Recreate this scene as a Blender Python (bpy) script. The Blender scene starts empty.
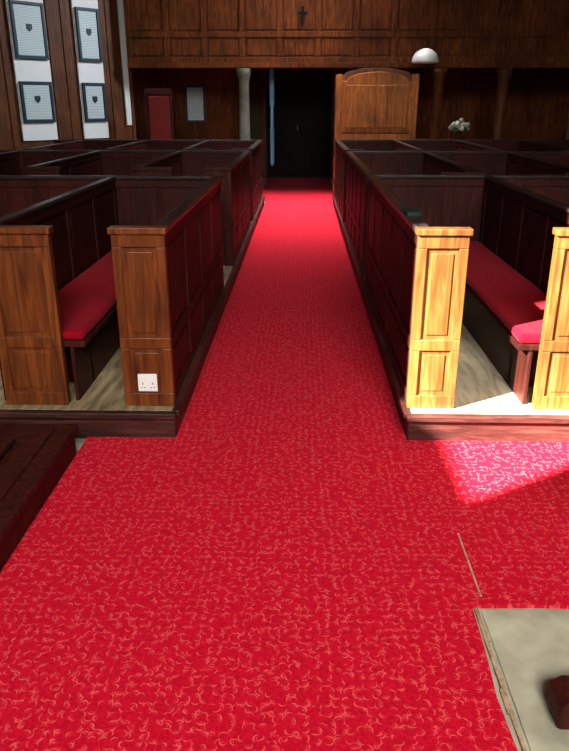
import bpy, bmesh, math, random
from mathutils import Vector, Matrix
random.seed(4)
S = bpy.context.scene
S.view_settings.view_transform = 'Standard'
S.view_settings.look = 'None'
S.view_settings.exposure = 0.0

# ---------------------------------------------------------------- materials
def newmat(name, rough=0.5, spec=0.5):
    m = bpy.data.materials.new(name); m.use_nodes = True
    nt = m.node_tree; b = nt.nodes['Principled BSDF']
    b.inputs['Roughness'].default_value = rough
    b.inputs['Specular IOR Level'].default_value = spec
    return m, nt, b
def N(nt, t, **kw):
    n = nt.nodes.new(t)
    for k, v in kw.items(): setattr(n, k, v)
    return n
def ramp(nt, stops):
    r = N(nt, 'ShaderNodeValToRGB'); cr = r.color_ramp
    while len(cr.elements) < len(stops): cr.elements.new(0.5)
    for e, (p, c) in zip(cr.elements, stops):
        e.position = p; e.color = (*c, 1)
    return r
def wood(name, dark, mid, light, rough=0.4, scale=(14, 14, 1.3), bump=0.15, spec=0.5):
    m, nt, b = newmat(name, rough, spec)
    tc = N(nt, 'ShaderNodeTexCoord'); mp = N(nt, 'ShaderNodeMapping')
    mp.inputs['Scale'].default_value = scale
    nt.links.new(tc.outputs['Object'], mp.inputs['Vector'])
    n1 = N(nt, 'ShaderNodeTexNoise'); n1.inputs['Scale'].default_value = 2.2
    n1.inputs['Detail'].default_value = 8; n1.inputs['Distortion'].default_value = 1.2
    nt.links.new(mp.outputs[0], n1.inputs['Vector'])
    r = ramp(nt, [(0.3, dark), (0.52, mid), (0.75, light)])
    nt.links.new(n1.outputs[0], r.inputs[0])
    n3 = N(nt, 'ShaderNodeTexNoise'); n3.inputs['Scale'].default_value = 1.7; n3.inputs['Detail'].default_value = 3
    nt.links.new(tc.outputs['Object'], n3.inputs['Vector'])
    mr = N(nt, 'ShaderNodeMapRange'); mr.inputs['From Min'].default_value=.3; mr.inputs['From Max'].default_value=.7
    mr.inputs['To Min'].default_value=.6; mr.inputs['To Max'].default_value=1.35
    nt.links.new(n3.outputs[0], mr.inputs['Value'])
    vm = N(nt, 'ShaderNodeVectorMath', operation='SCALE')
    nt.links.new(r.outputs[0], vm.inputs[0]); nt.links.new(mr.outputs[0], vm.inputs['Scale'])
    nt.links.new(vm.outputs[0], b.inputs['Base Color'])
    bp = N(nt, 'ShaderNodeBump'); bp.inputs['Strength'].default_value = bump
    bp.inputs['Distance'].default_value = 0.01
    nt.links.new(n1.outputs[0], bp.inputs['Height']); nt.links.new(bp.outputs[0], b.inputs['Normal'])
    return m
def plain(name, c, rough=0.6, var=0.15, sc=8, spec=0.3):
    m, nt, b = newmat(name, rough, spec)
    tc = N(nt, 'ShaderNodeTexCoord')
    n1 = N(nt, 'ShaderNodeTexNoise'); n1.inputs['Scale'].default_value = sc
    n1.inputs['Detail'].default_value = 6
    nt.links.new(tc.outputs['Object'], n1.inputs['Vector'])
    r = ramp(nt, [(0.3, tuple(x*(1-var) for x in c)), (0.7, tuple(min(1, x*(1+var)) for x in c))])
    nt.links.new(n1.outputs[0], r.inputs[0]); nt.links.new(r.outputs[0], b.inputs['Base Color'])
    return m

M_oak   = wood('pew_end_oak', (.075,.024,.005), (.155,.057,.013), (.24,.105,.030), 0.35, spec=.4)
M_oakL  = wood('pew_end_oak_shaded', (.05,.012,.003), (.125,.030,.006), (.22,.062,.012), 0.36, spec=.4)  # oak for left pew ends, darkened in colour to read as shade
M_dark  = wood('dark_pew_wood', (.014,.0030,.002), (.036,.006,.004), (.068,.012,.008), 0.5, spec=.15)
M_darkH = wood('dark_rail_wood', (.012,.008,.007), (.024,.015,.014), (.05,.030,.028), 0.3, scale=(14,1.3,14), spec=.45)
M_plin  = wood('plinth_wood', (.02,.006,.005), (.05,.014,.011), (.09,.03,.022), 0.5, scale=(2,2,20), spec=.3)
M_gal   = wood('gallery_wood', (.045,.011,.0035), (.11,.029,.007), (.20,.062,.015), 0.6, spec=.1)
M_arch  = wood('settle_wood', (.13,.036,.007), (.28,.086,.016), (.42,.15,.03), 0.5, spec=.2)
M_wallw = wood('wall_wood', (.055,.016,.006), (.11,.034,.011), (.18,.06,.02), 0.5, spec=.2)
M_board = wood('pale_dusty_boards_sunlit', (.40,.32,.20), (.64,.54,.36), (.78,.68,.50), 0.75, scale=(9,1.2,9), bump=.25, spec=.2)  # right platform: pale boards brightened in place of sun on the pew floor
M_boardD= wood('dusty_boards_shaded', (.12,.085,.045), (.27,.20,.115), (.40,.31,.19), 0.75, scale=(9,1.2,9), bump=.3, spec=.2)  # left platform: same boards with the shade put into their colour
M_fray  = plain('jute_backing', (.35,.24,.15), .9, .4, 40)
M_stone = plain('stone_floor', (.36,.34,.25), .85, .35, 6)
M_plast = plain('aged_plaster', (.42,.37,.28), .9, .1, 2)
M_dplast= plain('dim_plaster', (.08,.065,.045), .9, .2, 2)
M_white = plain('white_board', (.84,.89,.92), .7, .04, 10)
M_navy  = plain('navy_frame', (.012,.035,.065), .4, .2, 10)
M_plasw = plain('white_plastic', (.75,.76,.74), .3, .02, 10, .5)
M_blue  = plain('blue_rope', (.14,.50,.90), .8, .2, 60)
M_green = plain('green_cloth', (.004,.028,.024), .5, .3, 30)
M_grey  = plain('grey_stone_column', (.10,.11,.085), .8, .25, 6)
M_red   = plain('red_fabric', (.15,.010,.010), .9, .25, 30)
M_brass = plain('brass', (.5,.33,.1), .3, .1, 10); M_brass.node_tree.nodes['Principled BSDF'].inputs['Metallic'].default_value = 1
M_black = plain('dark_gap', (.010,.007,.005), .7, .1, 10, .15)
M_leaf  = plain('leaf_green', (.03,.10,.02), .6, .4, 20)
M_petal = plain('white_petals', (.36,.35,.29), .7, .1, 20)

def print_mat():
    m, nt, b = newmat('plaque_print', .5)
    tc = N(nt, 'ShaderNodeTexCoord')
    w = N(nt, 'ShaderNodeTexWave'); w.bands_direction = 'Z'; w.inputs['Scale'].default_value = 13
    w.inputs['Distortion'].default_value = 1.5; w.inputs['Detail'].default_value = 4; w.inputs['Detail Scale'].default_value = 12
    nt.links.new(tc.outputs['Object'], w.inputs['Vector'])
    r = ramp(nt, [(0.5, (.62,.74,.78)), (0.95, (.26,.38,.43))])
    nt.links.new(w.outputs[0], r.inputs[0]); nt.links.new(r.outputs[0], b.inputs['Base Color'])
    return m
M_print = print_mat()

def carpet_mat(name, cells=30, hi=(.82,.14,.14), base=(.54,.0050,.024), base2=(.38,.0022,.014), amt=.52):
    m, nt, b = newmat(name, .95, .05)
    L = nt.links.new
    tc = N(nt, 'ShaderNodeTexCoord')
    nz = N(nt, 'ShaderNodeTexNoise'); nz.inputs['Scale'].default_value = 16; nz.inputs['Detail'].default_value = 1
    L(tc.outputs['Object'], nz.inputs['Vector'])
    sub = N(nt, 'ShaderNodeVectorMath', operation='SUBTRACT'); sub.inputs[1].default_value = (.5,.5,.5)
    L(nz.outputs['Color'], sub.inputs[0])
    scl = N(nt, 'ShaderNodeVectorMath', operation='SCALE'); scl.inputs['Scale'].default_value = .02
    L(sub.outputs[0], scl.inputs[0])
    add = N(nt, 'ShaderNodeVectorMath', operation='ADD'); L(tc.outputs['Object'], add.inputs[0]); L(scl.outputs[0], add.inputs[1])
    fac = None
    for k, (sc, off, rad) in enumerate([(cells, 0, .34), (cells, 0, .14), (cells*1.1, 3.7, .36)]):
        mp = N(nt, 'ShaderNodeMapping'); mp.inputs['Scale'].default_value = (sc, sc, sc); mp.inputs['Location'].default_value = (off, off*.7, 0)
        L(add.outputs[0], mp.inputs['Vector'])
        v = N(nt, 'ShaderNodeTexVoronoi', voronoi_dimensions='2D'); v.inputs['Scale'].default_value = 1; v.inputs['Randomness'].default_value = .7
        L(mp.outputs[0], v.inputs['Vector'])
        d = N(nt, 'ShaderNodeVectorMath', operation='SUBTRACT'); L(mp.outputs[0], d.inputs[0]); L(v.outputs['Position'], d.inputs[1])
        cs = N(nt, 'ShaderNodeVectorMath', operation='SUBTRACT'); L(v.outputs['Color'], cs.inputs[0]); cs.inputs[1].default_value = (.5,.5,.5)
        flat = N(nt, 'ShaderNodeVectorMath', operation='MULTIPLY'); L(cs.outputs[0], flat.inputs[0]); flat.inputs[1].default_value=(1,1,0)
        cn = N(nt, 'ShaderNodeVectorMath', operation='NORMALIZE'); L(flat.outputs[0], cn.inputs[0])
        dn = N(nt, 'ShaderNodeVectorMath', operation='NORMALIZE'); L(d.outputs[0], dn.inputs[0])
        dot = N(nt, 'ShaderNodeVectorMath', operation='DOT_PRODUCT'); L(dn.outputs[0], dot.inputs[0]); L(cn.outputs[0], dot.inputs[1])
        g = N(nt, 'ShaderNodeMapRange'); g.inputs['From Min'].default_value=-.1; g.inputs['From Max'].default_value=.8; L(dot.outputs['Value'], g.inputs['Value'])
        s = N(nt, 'ShaderNodeMath', operation='SUBTRACT'); L(v.outputs['Distance'], s.inputs[0]); s.inputs[1].default_value = rad
        a = N(nt, 'ShaderNodeMath', operation='ABSOLUTE'); L(s.outputs[0], a.inputs[0])
        wd = N(nt, 'ShaderNodeMath', operation='MULTIPLY'); L(g.outputs[0], wd.inputs[0]); wd.inputs[1].default_value=.12
        mr = N(nt, 'ShaderNodeMath', operation='SUBTRACT'); L(wd.outputs[0], mr.inputs[0]); L(a.outputs[0], mr.inputs[1])
        mu = N(nt, 'ShaderNodeMath', operation='MULTIPLY', use_clamp=True); L(mr.outputs[0], mu.inputs[0]); mu.inputs[1].default_value=12
        if fac is None: fac = mu
        else:
            mx = N(nt, 'ShaderNodeMath', operation='MAXIMUM'); L(fac.outputs[0], mx.inputs[0]); L(mu.outputs[0], mx.inputs[1]); fac = mx
    n2 = N(nt, 'ShaderNodeTexNoise'); n2.inputs['Scale'].default_value = 120; n2.inputs['Detail'].default_value = 4
    L(tc.outputs['Object'], n2.inputs['Vector'])
    r = ramp(nt, [(.35, base2), (.65, base)]); L(n2.outputs[0], r.inputs[0])
    f2 = N(nt, 'ShaderNodeMath', operation='MULTIPLY'); L(fac.outputs[0], f2.inputs[0]); f2.inputs[1].default_value = amt
    mix = N(nt, 'ShaderNodeMix', data_type='RGBA'); L(f2.outputs[0], mix.inputs['Factor'])
    L(r.outputs[0], mix.inputs['A']); mix.inputs['B'].default_value = (*hi, 1)
    L(mix.outputs['Result'], b.inputs['Base Color'])
    bp = N(nt, 'ShaderNodeBump'); bp.inputs['Strength'].default_value = .35; bp.inputs['Distance'].default_value = .004
    L(n2.outputs[0], bp.inputs['Height']); L(bp.outputs[0], b.inputs['Normal'])
    b.inputs['Sheen Weight'].default_value = .07; b.inputs['Sheen Roughness'].default_value = .4
    b.inputs['Sheen Tint'].default_value = (1,.4,.45,1)
    return m
M_carpet = carpet_mat('red_patterned_carpet')
M_cush = carpet_mat('red_cushion_fabric', 40, (.45,.05,.055), (.28,.003,.012), (.20,.0015,.008))

# ---------------------------------------------------------------- mesh helpers
def mesh_obj(name, bm, mats, parent=None, bevel=0, smooth=False):
    me = bpy.data.meshes.new(name); bm.to_mesh(me); bm.free()
    for m in mats: me.materials.append(m)
    o = bpy.data.objects.new(name, me); S.collection.objects.link(o)
    if parent: o.parent = parent
    if smooth:
        for p in me.polygons: p.use_smooth = True
    if bevel:
        md = o.modifiers.new('bevel', 'BEVEL'); md.width = bevel; md.segments = 2; md.limit_method = 'ANGLE'
    return o
def addbox(bm, x0, x1, y0, y1, z0, z1, mi=0):
    if x1 < x0: x0, x1 = x1, x0
    if y1 < y0: y0, y1 = y1, y0
    v = [bm.verts.new(p) for p in [(x0,y0,z0),(x1,y0,z0),(x1,y1,z0),(x0,y1,z0),(x0,y0,z1),(x1,y0,z1),(x1,y1,z1),(x0,y1,z1)]]
    for f in [(0,3,2,1),(4,5,6,7),(0,1,5,4),(1,2,6,5),(2,3,7,6),(3,0,4,7)]:
        bm.faces.new([v[i] for i in f]).material_index = mi
def boxes(name, lst, mats, parent=None, bevel=0.004):
    bm = bmesh.new()
    for b in lst: addbox(bm, *b)
    return mesh_obj(name, bm, mats, parent, bevel)
def prism(name, pts, z0, z1, mats, parent=None, bevel=0, top_mi=0, side_mi=0):
    bm = bmesh.new()
    lo = [bm.verts.new((x,y,z0)) for x,y in pts]; hi = [bm.verts.new((x,y,z1)) for x,y in pts]
    bm.faces.new(hi).material_index = top_mi; bm.faces.new(lo[::-1]).material_index = side_mi
    n = len(pts)
    for i in range(n): bm.faces.new([lo[i], lo[(i+1)%n], hi[(i+1)%n], hi[i]]).material_index = side_mi
    bmesh.ops.recalc_face_normals(bm, faces=bm.faces)
    return mesh_obj(name, bm, mats, parent, bevel)
def lathe(name, prof, cx, cy, mats, parent=None, seg=24, mi=0):
    bm = bmesh.new(); rings = []
    for r, z in prof:
        rings.append([bm.verts.new((cx+max(r,.0005)*math.cos(2*math.pi*i/seg), cy+max(r,.0005)*math.sin(2*math.pi*i/seg), z)) for i in range(seg)])
    for a, b in zip(rings, rings[1:]):
        for i in range(seg): bm.faces.new([a[i], a[(i+1)%seg], b[(i+1)%seg], b[i]])
    bm.faces.new(rings[0][::-1]); bm.faces.new(rings[-1])
    return mesh_obj(name, bm, mats, parent, 0, True)
def empty(name):
    e = bpy.data.objects.new(name, None); S.collection.objects.link(e); return e

def panelled(axis, c, a0, a1, z0, z1, t=.04, npan=3, rows=((0,1),), st=.055, rail=.06):
    out = []
    def B(p0, p1, q0, q1, tt):
        if axis == 'Y': out.append((c-tt/2, c+tt/2, p0, p1, q0, q1, 0))
        else: out.append((p0, p1, c-tt/2, c+tt/2, q0, q1, 0))
    B(a0+.01, a1-.01, z0+.01, z1-.01, t*.4)
    H = z1-z0
    zs = [z0+rail/2] + [z0+H*r[1] for r in rows[:-1]] + [z1-rail/2]
    for z in zs: B(a0, a1, z-rail/2, z+rail/2, t)
    W = (a1-a0-st)/npan
    for i in range(npan+1):
        p = a0+i*W
        for za, zb in zip(zs, zs[1:]): B(p, p+st, za+rail/2, zb-rail/2, t*.98)
    for i in range(npan):
        for za, zb in zip(zs, zs[1:]):
            p0, p1, q0, q1 = a0+i*W+st+.025, a0+(i+1)*W-.025, za+rail/2+.025, zb-rail/2-.025
            if p1 > p0 and q1 > q0: B(p0, p1, q0, q1, t*.72)
    return out

# ---------------------------------------------------------------- room shell
XL, XR, YB, YF, ZC = -5.4, 5.4, -5.0, 16.6, 7.6
boxes('floor', [(XL-.2, XR+.2, YB-.2, YF+.2, -.12, 0, 0)], [M_stone], bevel=0)
boxes('ceiling', [(XL-.2, XR+.2, YB-.2, YF+.2, ZC, ZC+.15, 0)], [M_plast], bevel=0)
SD = Vector((1.4, .88, -1))
k = SD.y/SD.x
wy0 = 2.52-6.16*k; wy1 = 3.29-5.93*k; wz0 = 6.14/1.4; wz1 = 6.3
boxes('wall_left', [(XL-.05, XL, YB, wy0, 0, ZC, 0), (XL-.05, XL, wy1, YF, 0, ZC, 0), (XL-.05, XL, wy0, wy1, 0, wz0, 0), (XL-.05, XL, wy0, wy1, wz1, ZC, 0)], [M_plast], bevel=0)
boxes('window_1', [(XL-.08, XL-.05, wy0-.06, wy0, wz0, wz1, 0), (XL-.08, XL-.05, wy1, wy1+.06, wz0, wz1, 0), (XL-.08, XL-.05, wy0-.06, wy1+.06, wz0-.06, wz0, 0), (XL-.08, XL-.05, wy0-.06, wy1+.06, wz1, wz1+.06, 0)], [M_black])
boxes('wall_right', [(XR, XR+.2, YB, YF, 0, ZC, 0)], [M_plast], bevel=0)
boxes('wall_behind', [(XL, XR, YB-.2, YB, 0, ZC, 0)], [M_plast], bevel=0)
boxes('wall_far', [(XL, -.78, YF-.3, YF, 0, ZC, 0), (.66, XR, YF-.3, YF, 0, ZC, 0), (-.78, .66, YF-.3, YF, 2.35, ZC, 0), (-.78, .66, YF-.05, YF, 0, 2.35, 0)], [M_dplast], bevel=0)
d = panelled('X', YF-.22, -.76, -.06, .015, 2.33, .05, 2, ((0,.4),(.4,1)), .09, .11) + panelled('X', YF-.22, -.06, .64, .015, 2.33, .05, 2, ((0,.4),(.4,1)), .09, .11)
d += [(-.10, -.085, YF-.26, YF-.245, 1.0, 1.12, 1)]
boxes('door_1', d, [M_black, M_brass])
boxes('trim_1', [(-.90, -.78, YF-.36, YF-.29, 0, 2.45, 0), (.66, .78, YF-.36, YF-.29, 0, 2.45, 0), (-.78, .66, YF-.36, YF-.29, 2.35, 2.45, 0)], [M_wallw])

P0 = Vector((-2.99, 13.3, 0)); dirv = Vector((-.676, -.737, 0)).normalized(); nrm = Vector((.737, -.676, 0)).normalized()
rotw = Matrix((( -dirv.x, nrm.x*-1, 0), (-dirv.y, -nrm.y, 0), (0,0,1))).to_4x4()
def on_wall(o, s):
    p = P0 + dirv*s
    o.matrix_world = Matrix.Translation(p) @ rotw
w = boxes('wall_left_angled', [(-3.45, 0, 0, .12, 0, ZC, 0)] + [(-x-.03, -x+.03, -.02, 0, 0, 7.0, 0) for x in [0.04,.42,1.25,1.5,2.3,2.7,3.2]], [M_wallw], bevel=0)
on_wall(w, 0)
def memorial(s, W):
    e = empty('memorial_board')
    bk = boxes('white_backing', [(-W/2-.03, W/2+.03, -.05, -.021, 1.0, 3.35, 0)], [M_white], None, .003)
    fr = []; F=.04
    for za, zb in ((1.27,1.88),(2.20,3.0)):
        fr += [(-W/2, W/2, -.075, -.051, za, zb, 0), (-W/2-.0, W/2, -.10, -.075, za, za+F, 0), (-W/2, W/2, -.10, -.075, zb-F, zb, 0),
               (-W/2, -W/2+F, -.10, -.075, za+F, zb-F, 0), (W/2-F, W/2, -.10, -.075, za+F, zb-F, 0),
               (-W/2+F+.01, W/2-F-.01, -.085, -.075, za+F+.01, zb-F-.01, 1)]
    f = boxes('plaque_frames', fr, [M_navy, M_print], None, .003)
    bm = bmesh.new()
    for za, zb in ((1.27,1.88),(2.20,3.0)):
        zc = (za+zb)/2+.05; r = .045
        pts = [(-r,zc+r),(r,zc+r),(r,zc-.02),(r*.6,zc-r*.9),(0,zc-r*1.4),(-r*.6,zc-r*.9),(-r,zc-.02)]
        lo = [bm.verts.new((x,-.085,z)) for x,z in pts]; hi = [bm.verts.new((x,-.095,z)) for x,z in pts]
        bm.faces.new(hi); n=len(pts)
        for i in range(n): bm.faces.new([lo[i],lo[(i+1)%n],hi[(i+1)%n],hi[i]])
    bmesh.ops.recalc_face_normals(bm, faces=bm.faces)
    sh = mesh_obj('painted_shields', bm, [M_navy])
    for o in (bk, f, sh): o.parent = e
    on_wall(e, s)
memorial(1.88, .54); memorial(.84, .42)
o = boxes('trim_2', [(-.05, .05, -.06, -.021, 1.2, 6.5, 0)], [M_white]); on_wall(o, .16)

# gallery
gx0, gx1, gy = -2.97, XR-.01, 13.0
g = panelled('X', gy, gx0, gx1, 2.2, 3.75, .10, 13, ((0,.28),(.28,.72),(.72,1)), .09, .09)
g += [(gx0, gx1, gy-.10, gy+.06, 3.75, 3.83, 0), (gx0, gx1, gy-.09, gy+.06, 2.12, 2.2, 0)]
g += [(gx0, gx1, gy+.06, YF-.37, 2.5, 2.6, 0)]
boxes('gallery', g, [M_gal], bevel=.008)
boxes('wooden_cross', [(-.025, .025, gy-.08, gy-.051, 2.76, 3.05, 0), (-.08, .08, gy-.08, gy-.051, 2.93, 2.97, 0)], [M_black])
for i, (x, m) in enumerate([(2.33, M_gal), (3.42, M_wallw), (-1.0, M_grey)]):
    lathe('gallery_column', [(.14,0),(.14,.15),(.10,.2),(.085,1.9),(.12,2.02),(.14,2.115)], x, gy, [m])
boxes('rear_screen', panelled('X', 15.2, 1.1, XR-.02, .0, 2.48, .06, 7, ((0,.45),(.45,1)), .09, .1), [M_gal])
boxes('rear_screen', panelled('X', 15.2, XL+.05, -1.2, .0, 2.48, .06, 6, ((0,.45),(.45,1)), .09, .1), [M_gal])

# ---------------------------------------------------------------- carpet / stone
pts = [(-1.048,-2.5),(.56,-2.5),(.553,1.0),(.565,1.3),(.556,1.5),(.568,1.7),(.572,1.885),(.8,1.892),(1.1,1.885),(3.6,1.89),(3.6,3.10),(.528,3.10),(.528,12.2),(.60,12.5),(.64,16.2),(-.76,16.2),(-.72,12.5),(-.608,12.2),(-.608,3.10),(-1.048,3.10)]
prism('red_carpet', pts, .001, .013, [M_carpet])
boxes('carpet_seam_strip', [(.609,.616,1.93,2.30,.0132,.0155,0)], [M_fray], bevel=.001)
bm = bmesh.new()
y=-1.0
while y < 1.85:
    L = random.uniform(.03,.09); wv = random.uniform(.008,.022); xx=.575+random.uniform(-.003,.004)
    addbox(bm, xx, xx+wv, y, y+L, .0005, random.uniform(.006,.012)); y += L*.98
mesh_obj('carpet_backing_fray', bm, [M_fray])
sl = []
for (x0,x1,y0,y1) in [(.60,1.75,.95,1.875),(.60,1.75,-.2,.94),(1.76,3.2,.4,1.875)]:
    sl.append((x0,x1,y0,y1,.0005,.006,0))
boxes('stone_slab', sl, [M_stone], bevel=.003)

# ---------------------------------------------------------------- plinths
def plinth(name, x0, x1, y0, y1, inner, top):
    lst = [(x0+.01, x1-.01, y0+.012, y1-.01, .001, .135, 1), (x0+.02, x1-.02, y0+.03, y1-.02, .135, .150, 0)]
    lst += [(x0, x1, y0-.012, y0+.03, .118, .1505, 1)]
    if inner > 0: lst += [(x0-.01, x0+.03, y0+.03, y1, .118, .1505, 1)]
    else: lst += [(x1-.03, x1+.01, y0+.03, y1, .118, .1505, 1)]
    return boxes(name, lst, [top, M_plin], bevel=.006)
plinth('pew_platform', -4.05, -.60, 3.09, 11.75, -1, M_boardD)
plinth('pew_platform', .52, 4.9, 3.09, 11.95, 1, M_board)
boxes('front_pew_platform', [(-3.2,-1.05,.2,2.93,.001,.15,0), (-3.2,-1.035,.18,2.95,.12,.155,0),(-3.2,-1.12,.25,2.88,.155,.165,0)], [M_dark], bevel=.008)
kn = empty('kneeling_desk')
boxes('base', [(-3.1,-1.24,2.30,2.72,.166,.20,0),(-3.1,-1.3,2.36,2.66,.20,.27,0)], [M_dark], kn, .012)
boxes('front', panelled('Y', -1.34, .5, 2.25, .166, .34, .05, 3), [M_dark], kn)

# ---------------------------------------------------------------- pews
def pew_end(parent, x0, x1, y, mat, name='pew_end'):
    t=.045; z0,z1=.151,1.0
    s=.042; lst=[(x0+.01,x1-.01,y+.012,y+.030,z0+.01,z1-.01,0)]
    zs=[(z0,z0+.07),(z0+.30,z0+.355),(z1-.06,z1)]
    for a,b in zs: lst.append((x0,x1,y,y+t,a,b,0))
    for a,b in ((zs[0][1],zs[1][0]),(zs[1][1],zs[2][0])):
        lst += [(x0,x0+s,y+.001,y+t,a,b,0),(x1-s,x1,y+.001,y+t,a,b,0),(x0+s+.022,x1-s-.022,y+.006,y+.03,a+.022,b-.022,0)]
    lst.append((x0-.010,x1+.010,y-.012,y+t+.012,z1,z1+.03,0))
    return boxes(name, lst, [mat], parent, .004)

def section(side, y0, y1, mat, rows=(1.47,2.45,3.45,4.45), xout=4.45):
    e = empty('box_pew')
    xa = .555*side if side>0 else -.645
    n = max(2, int((y1-y0)/.5))
    lst = panelled('Y', xa, y0+.05, y1, .151, 1.0, .04, n, ((0,.36),(.36,1)))
    boxes('aisle_partition', lst, [M_dark], e)
    boxes('top_rail', [(xa-.035, xa+.035, y0+.06, y1+.01, 1.0, 1.03, 0)], [M_darkH], e, .008)
    if side > 0: pew_end(e, .53, .76, y0, mat); pew_end(e, 1.15, 1.46, y0, mat, 'seat_end')
    else: pew_end(e, -.865, -.62, y0, mat); pew_end(e, -1.46, -1.15, y0, mat, 'seat_end')
    for k, xb in enumerate(rows):
        xb *= side
        lst = panelled('Y', xb, y0+.05, y1, .151, 1.0, .04, n)
        boxes('bench_back', lst, [M_dark], e)
        boxes('back_rail', [(xb-.03, xb+.03, y0+.05, y1, 1.0, 1.025, 0)], [M_darkH], e, .008)
        s0, s1 = xb-.025*side, xb-.42*side
        st = [(s0, s1, y0+.05, y1-.03, .44, .47, 0)]
        yy = y0+.3
        while yy < y1-.1:
            st.append((s0, xb-.36*side, yy, yy+.03, .151, .44, 0)); yy += .75
        st.append((xb-.34*side, xb-.36*side, y0+.06, y1-.04, .151, .44, 0))
        boxes('bench_seat', st, [M_dark], e)
        boxes('seat_cushion', [(xb-.03*side, xb-.415*side, y0+.055, y1-.04, .471, .52, 0)], [M_cush], e, .018)
        if k: pew_end(e, min(xb, xb-.30*side), max(xb, xb-.30*side), y0, mat, 'seat_end')
    xc0, xc1 = sorted((xa+.03*side, xout*side))
    boxes('cross_partition', panelled('X', y1+.02, xc0, xc1, .151, 1.0, .035, 7, ((0,.36),(.36,1))), [M_dark], e)
    boxes('cross_rail', [(xc0, xc1, y1-.015, y1+.055, 1.0, 1.028, 0)], [M_darkH], e, .008)
    return e
R3=(1.47,2.45,3.45)
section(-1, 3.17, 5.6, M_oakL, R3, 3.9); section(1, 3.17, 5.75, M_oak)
section(-1, 6.4, 8.8, M_dark, R3, 3.9); section(1, 5.95, 8.7, M_dark)
section(-1, 9.1, 11.5, M_dark, R3, 3.9); section(1, 8.95, 11.7, M_dark)

so = empty('wall_socket')
sy = 3.168
boxes('plate', [(-.790,-.695,sy-.012,sy,.235,.325,0)], [M_plasw], so, .004)
boxes('details', [(-.775,-.760,sy-.016,sy-.012,.295,.312,0),(-.725,-.710,sy-.016,sy-.012,.295,.312,0),
  (-.768,-.764,sy-.0135,sy-.012,.272,.282,1),(-.776,-.770,sy-.0135,sy-.012,.255,.259,1),(-.762,-.756,sy-.0135,sy-.012,.255,.259,1),
  (-.720,-.716,sy-.0135,sy-.012,.272,.282,1),(-.728,-.722,sy-.0135,sy-.012,.255,.259,1),(-.714,-.708,sy-.0135,sy-.012,.255,.259,1)], [M_plasw, M_black], so, 0)

boxes('hymn_book', [(.525,.60,3.55,3.72,1.031,1.034,0),(.53,.597,3.555,3.715,1.034,1.044,1),(.525,.60,3.55,3.72,1.044,1.047,0)], [M_green, M_green], bevel=.001)
boxes('paper_stack', [(-.80,-.68,6.0,6.2,.1515,.20,0),(-.79,-.69,6.02,6.18,.20,.215,0)], [M_white], bevel=.004)

# ---------------------------------------------------------------- arched settle
st = empty('arched_settle')
def arched(name, x0, x1, z0, zs, zt, y0, y1, mat, parent):
    bm = bmesh.new(); pts=[(x0,z0),(x1,z0),(x1,zs)]
    n=18; cx=(x0+x1)/2; hw=(x1-x0)/2
    sh=.12*(x1-x0)/1.3
    pts += [(x1-sh, zs)]
    hw2=hw-sh
    for i in range(1,n): 
        a=math.pi*i/n; pts.append((cx+hw2*math.cos(a), zs+(zt-zs)*math.sin(a)))
    pts += [(x0+sh, zs),(x0,zs)]
    lo=[bm.verts.new((x,y0,z)) for x,z in pts]; hi=[bm.verts.new((x,y1,z)) for x,z in pts]
    bm.faces.new(lo); bm.faces.new(hi[::-1]); m=len(pts)
    for i in range(m): bm.faces.new([lo[i],hi[i],hi[(i+1)%m],lo[(i+1)%m]])
    bmesh.ops.recalc_face_normals(bm, faces=bm.faces)
    return mesh_obj(name, bm, [mat], parent, .008)
zf=.0135
arched('back', .56, 1.90, zf, 1.98, 2.10, 12.46, 12.52, M_wallw, st)
arched('moulding', .62, 1.84, 1.10, 1.90, 2.04, 12.44, 12.46, M_arch, st)
boxes('stiles', [(.55,.66,12.42,12.54,zf,2.0,0),(1.80,1.91,12.42,12.54,zf,2.0,0),(.66,1.80,12.43,12.46,.98,1.08,0)] + [(.70+i*.27,.93+i*.27,12.435,12.462,.55,.93,0) for i in range(4)]
   + [(.72,1.20,12.415,12.441,1.18,1.84,0),(1.26,1.74,12.415,12.441,1.18,1.84,0)], [M_arch], st, .010)
boxes('seat', [(.56,1.90,12.12,12.46,.42,.46,0),(.58,.64,12.12,12.44,zf,.42,0),(1.82,1.88,12.12,12.44,zf,.42,0),(.55,.62,12.1,12.46,.68,.72,0),(1.84,1.91,12.1,12.46,.68,.72,0),(.56,.61,12.12,12.17,.46,.68,0),(1.85,1.9,12.12,12.17,.46,.68,0)], [M_arch], st, .006)

lp = empty('dome_lamp')
prof=[(.215,2.18),(.22,2.20),(.205,2.27),(.165,2.335),(.10,2.38),(.03,2.40)]
lathe('shade', prof, 2.02, 12.67, [M_plasw], lp)
boxes('bracket', [(2.0,2.04,12.67,12.95,2.40,2.43,0)], [M_black], lp)

rp = empty('bell_rope')
lathe('rope', [(.02,.45),(.04,.5),(.04,1.1),(.032,1.15),(.032,1.5),(.046,1.55),(.046,2.1),(.034,2.15),(.024,2.495)], -.56, 14.0, [M_blue], rp, 12)

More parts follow.
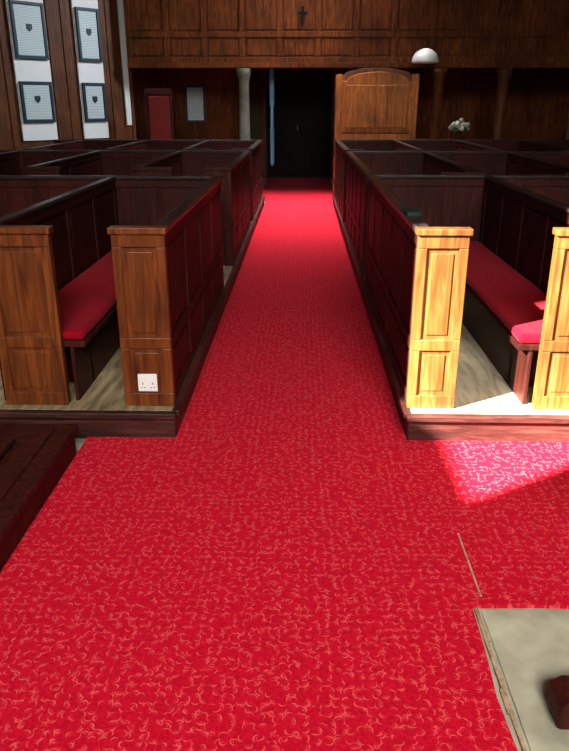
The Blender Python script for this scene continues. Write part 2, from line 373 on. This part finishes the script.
ch = empty('red_chair')
cx, cy = -2.42, 12.45
boxes('frame', [(cx-.22,cx-.18,cy-.2,cy-.16,.0,.45,0),(cx+.18,cx+.22,cy-.2,cy-.16,.0,.45,0),(cx-.22,cx-.18,cy+.18,cy+.22,.0,1.75,0),(cx+.18,cx+.22,cy+.18,cy+.22,.0,1.75,0),(cx-.22,cx+.22,cy-.2,cy+.22,.43,.46,0),(cx-.22,cx+.22,cy+.17,cy+.23,1.70,1.80,0)], [M_dark], ch)
boxes('upholstery', [(cx-.2,cx+.2,cy-.19,cy+.17,.46,.52,0),(cx-.175,cx+.175,cy+.17,cy+.21,.6,1.68,0)], [M_red], ch, .015)
boxes('notice_board', [(-2.35,-1.95,15.10,15.165,1.2,1.9,0),(-2.31,-1.99,15.085,15.10,1.24,1.86,1)], [M_navy, M_print])
fl = empty('flower_arrangement')
lathe('pedestal', [(.16,.0),(.16,.05),(.05,.1),(.04,.85),(.14,.9),(.14,.93)], 2.62, 12.4, [M_dark], fl)
lathe('vase', [(.05,.93),(.08,.98),(.09,1.04),(.05,1.09),(.06,1.12)], 2.62, 12.4, [M_dark], fl)
bm = bmesh.new(); bl = bmesh.new()
for i in range(60):
    a=random.uniform(0,6.28); r=.15*math.sqrt(random.random()); z=1.16+random.uniform(0,.16)*(1-r/.25)
    tgt = bm if i%5 else bl
    bmesh.ops.create_icosphere(tgt, subdivisions=1, radius=random.uniform(.03,.045), matrix=Matrix.Translation((2.62+r*math.cos(a), 12.4+r*math.sin(a), z)))
mesh_obj('blooms', bm, [M_petal], fl, 0, True); mesh_obj('leaves', bl, [M_leaf], fl)

le = empty('lectern')
bm = bmesh.new()
prof2 = [(.690,.007),(.680,.04),(.69,.085),(.72,.105),(.77,.10),(.85,.12),(.98,.16),(1.12,.16),(1.12,.007),(.80,.007),(.76,.03),(.73,.007)]
lo=[bm.verts.new((x,1.40,z)) for x,z in prof2]; hi=[bm.verts.new((x,1.50,z)) for x,z in prof2]
bm.faces.new(lo); bm.faces.new(hi[::-1]); n=len(prof2)
for i in range(n): bm.faces.new([lo[i],hi[i],hi[(i+1)%n],lo[(i+1)%n]])
bmesh.ops.recalc_face_normals(bm, faces=bm.faces)
mesh_obj('scroll_foot', bm, [M_dark], le, .008)
boxes('base', [(1.10,1.55,1.2,1.7,.007,.16,0),(1.27,1.37,1.40,1.5,.16,1.1,0),(1.15,1.5,1.25,1.65,1.1,1.14,0)], [M_dark], le, .01)

# ---------------------------------------------------------------- lights
def area(name, loc, tgt, sx, sy, e, col, spread=180):
    l = bpy.data.lights.new(name, 'AREA'); l.shape='RECTANGLE'; l.size=sx; l.size_y=sy; l.energy=e; l.color=col; l.spread=math.radians(spread)
    o = bpy.data.objects.new(name, l); S.collection.objects.link(o); o.location=loc
    o.rotation_euler = (Vector(tgt)-Vector(loc)).to_track_quat('-Z','Y').to_euler(); return o
area('fill_behind', (0.6,-4.6,5.0), (0.2,1.6,0), 4, 3, 400, (1,.96,.9), 90)  # added ambient fill behind the camera; the wall there has no window
area('fill_aisle', (0,11.5,7.2), (0,11.5,0), 1.2, 4.5, 260, (1,.97,.98), 60)  # added lamp under the closed ceiling, brightens the far aisle carpet
area('area_left_wall', (3.5,11.0,5.2), (-4,12.2,2.2), 1, 1, 45, (.88,.95,1), 60)  # area lamp inside the room, aimed at the angled left wall
sun = bpy.data.lights.new('sun','SUN'); sun.energy=72; sun.angle=.009; sun.color=(1,.95,.84)
so_ = bpy.data.objects.new('sun', sun); S.collection.objects.link(so_)
so_.rotation_euler = SD.to_track_quat('-Z','Y').to_euler()
w = bpy.data.worlds.new('world'); S.world=w; w.use_nodes=True
w.node_tree.nodes['Background'].inputs[0].default_value=(.6,.75,1,1); w.node_tree.nodes['Background'].inputs[1].default_value=1.0

# ---------------------------------------------------------------- camera
c = bpy.data.cameras.new('camera'); co = bpy.data.objects.new('camera', c); S.collection.objects.link(co)
c.sensor_fit='VERTICAL'; c.sensor_height=24; c.lens=700/751*24
co.location=(0,0,1.55); co.rotation_euler=(math.radians(90-21.2),0,.0233)
S.camera=co
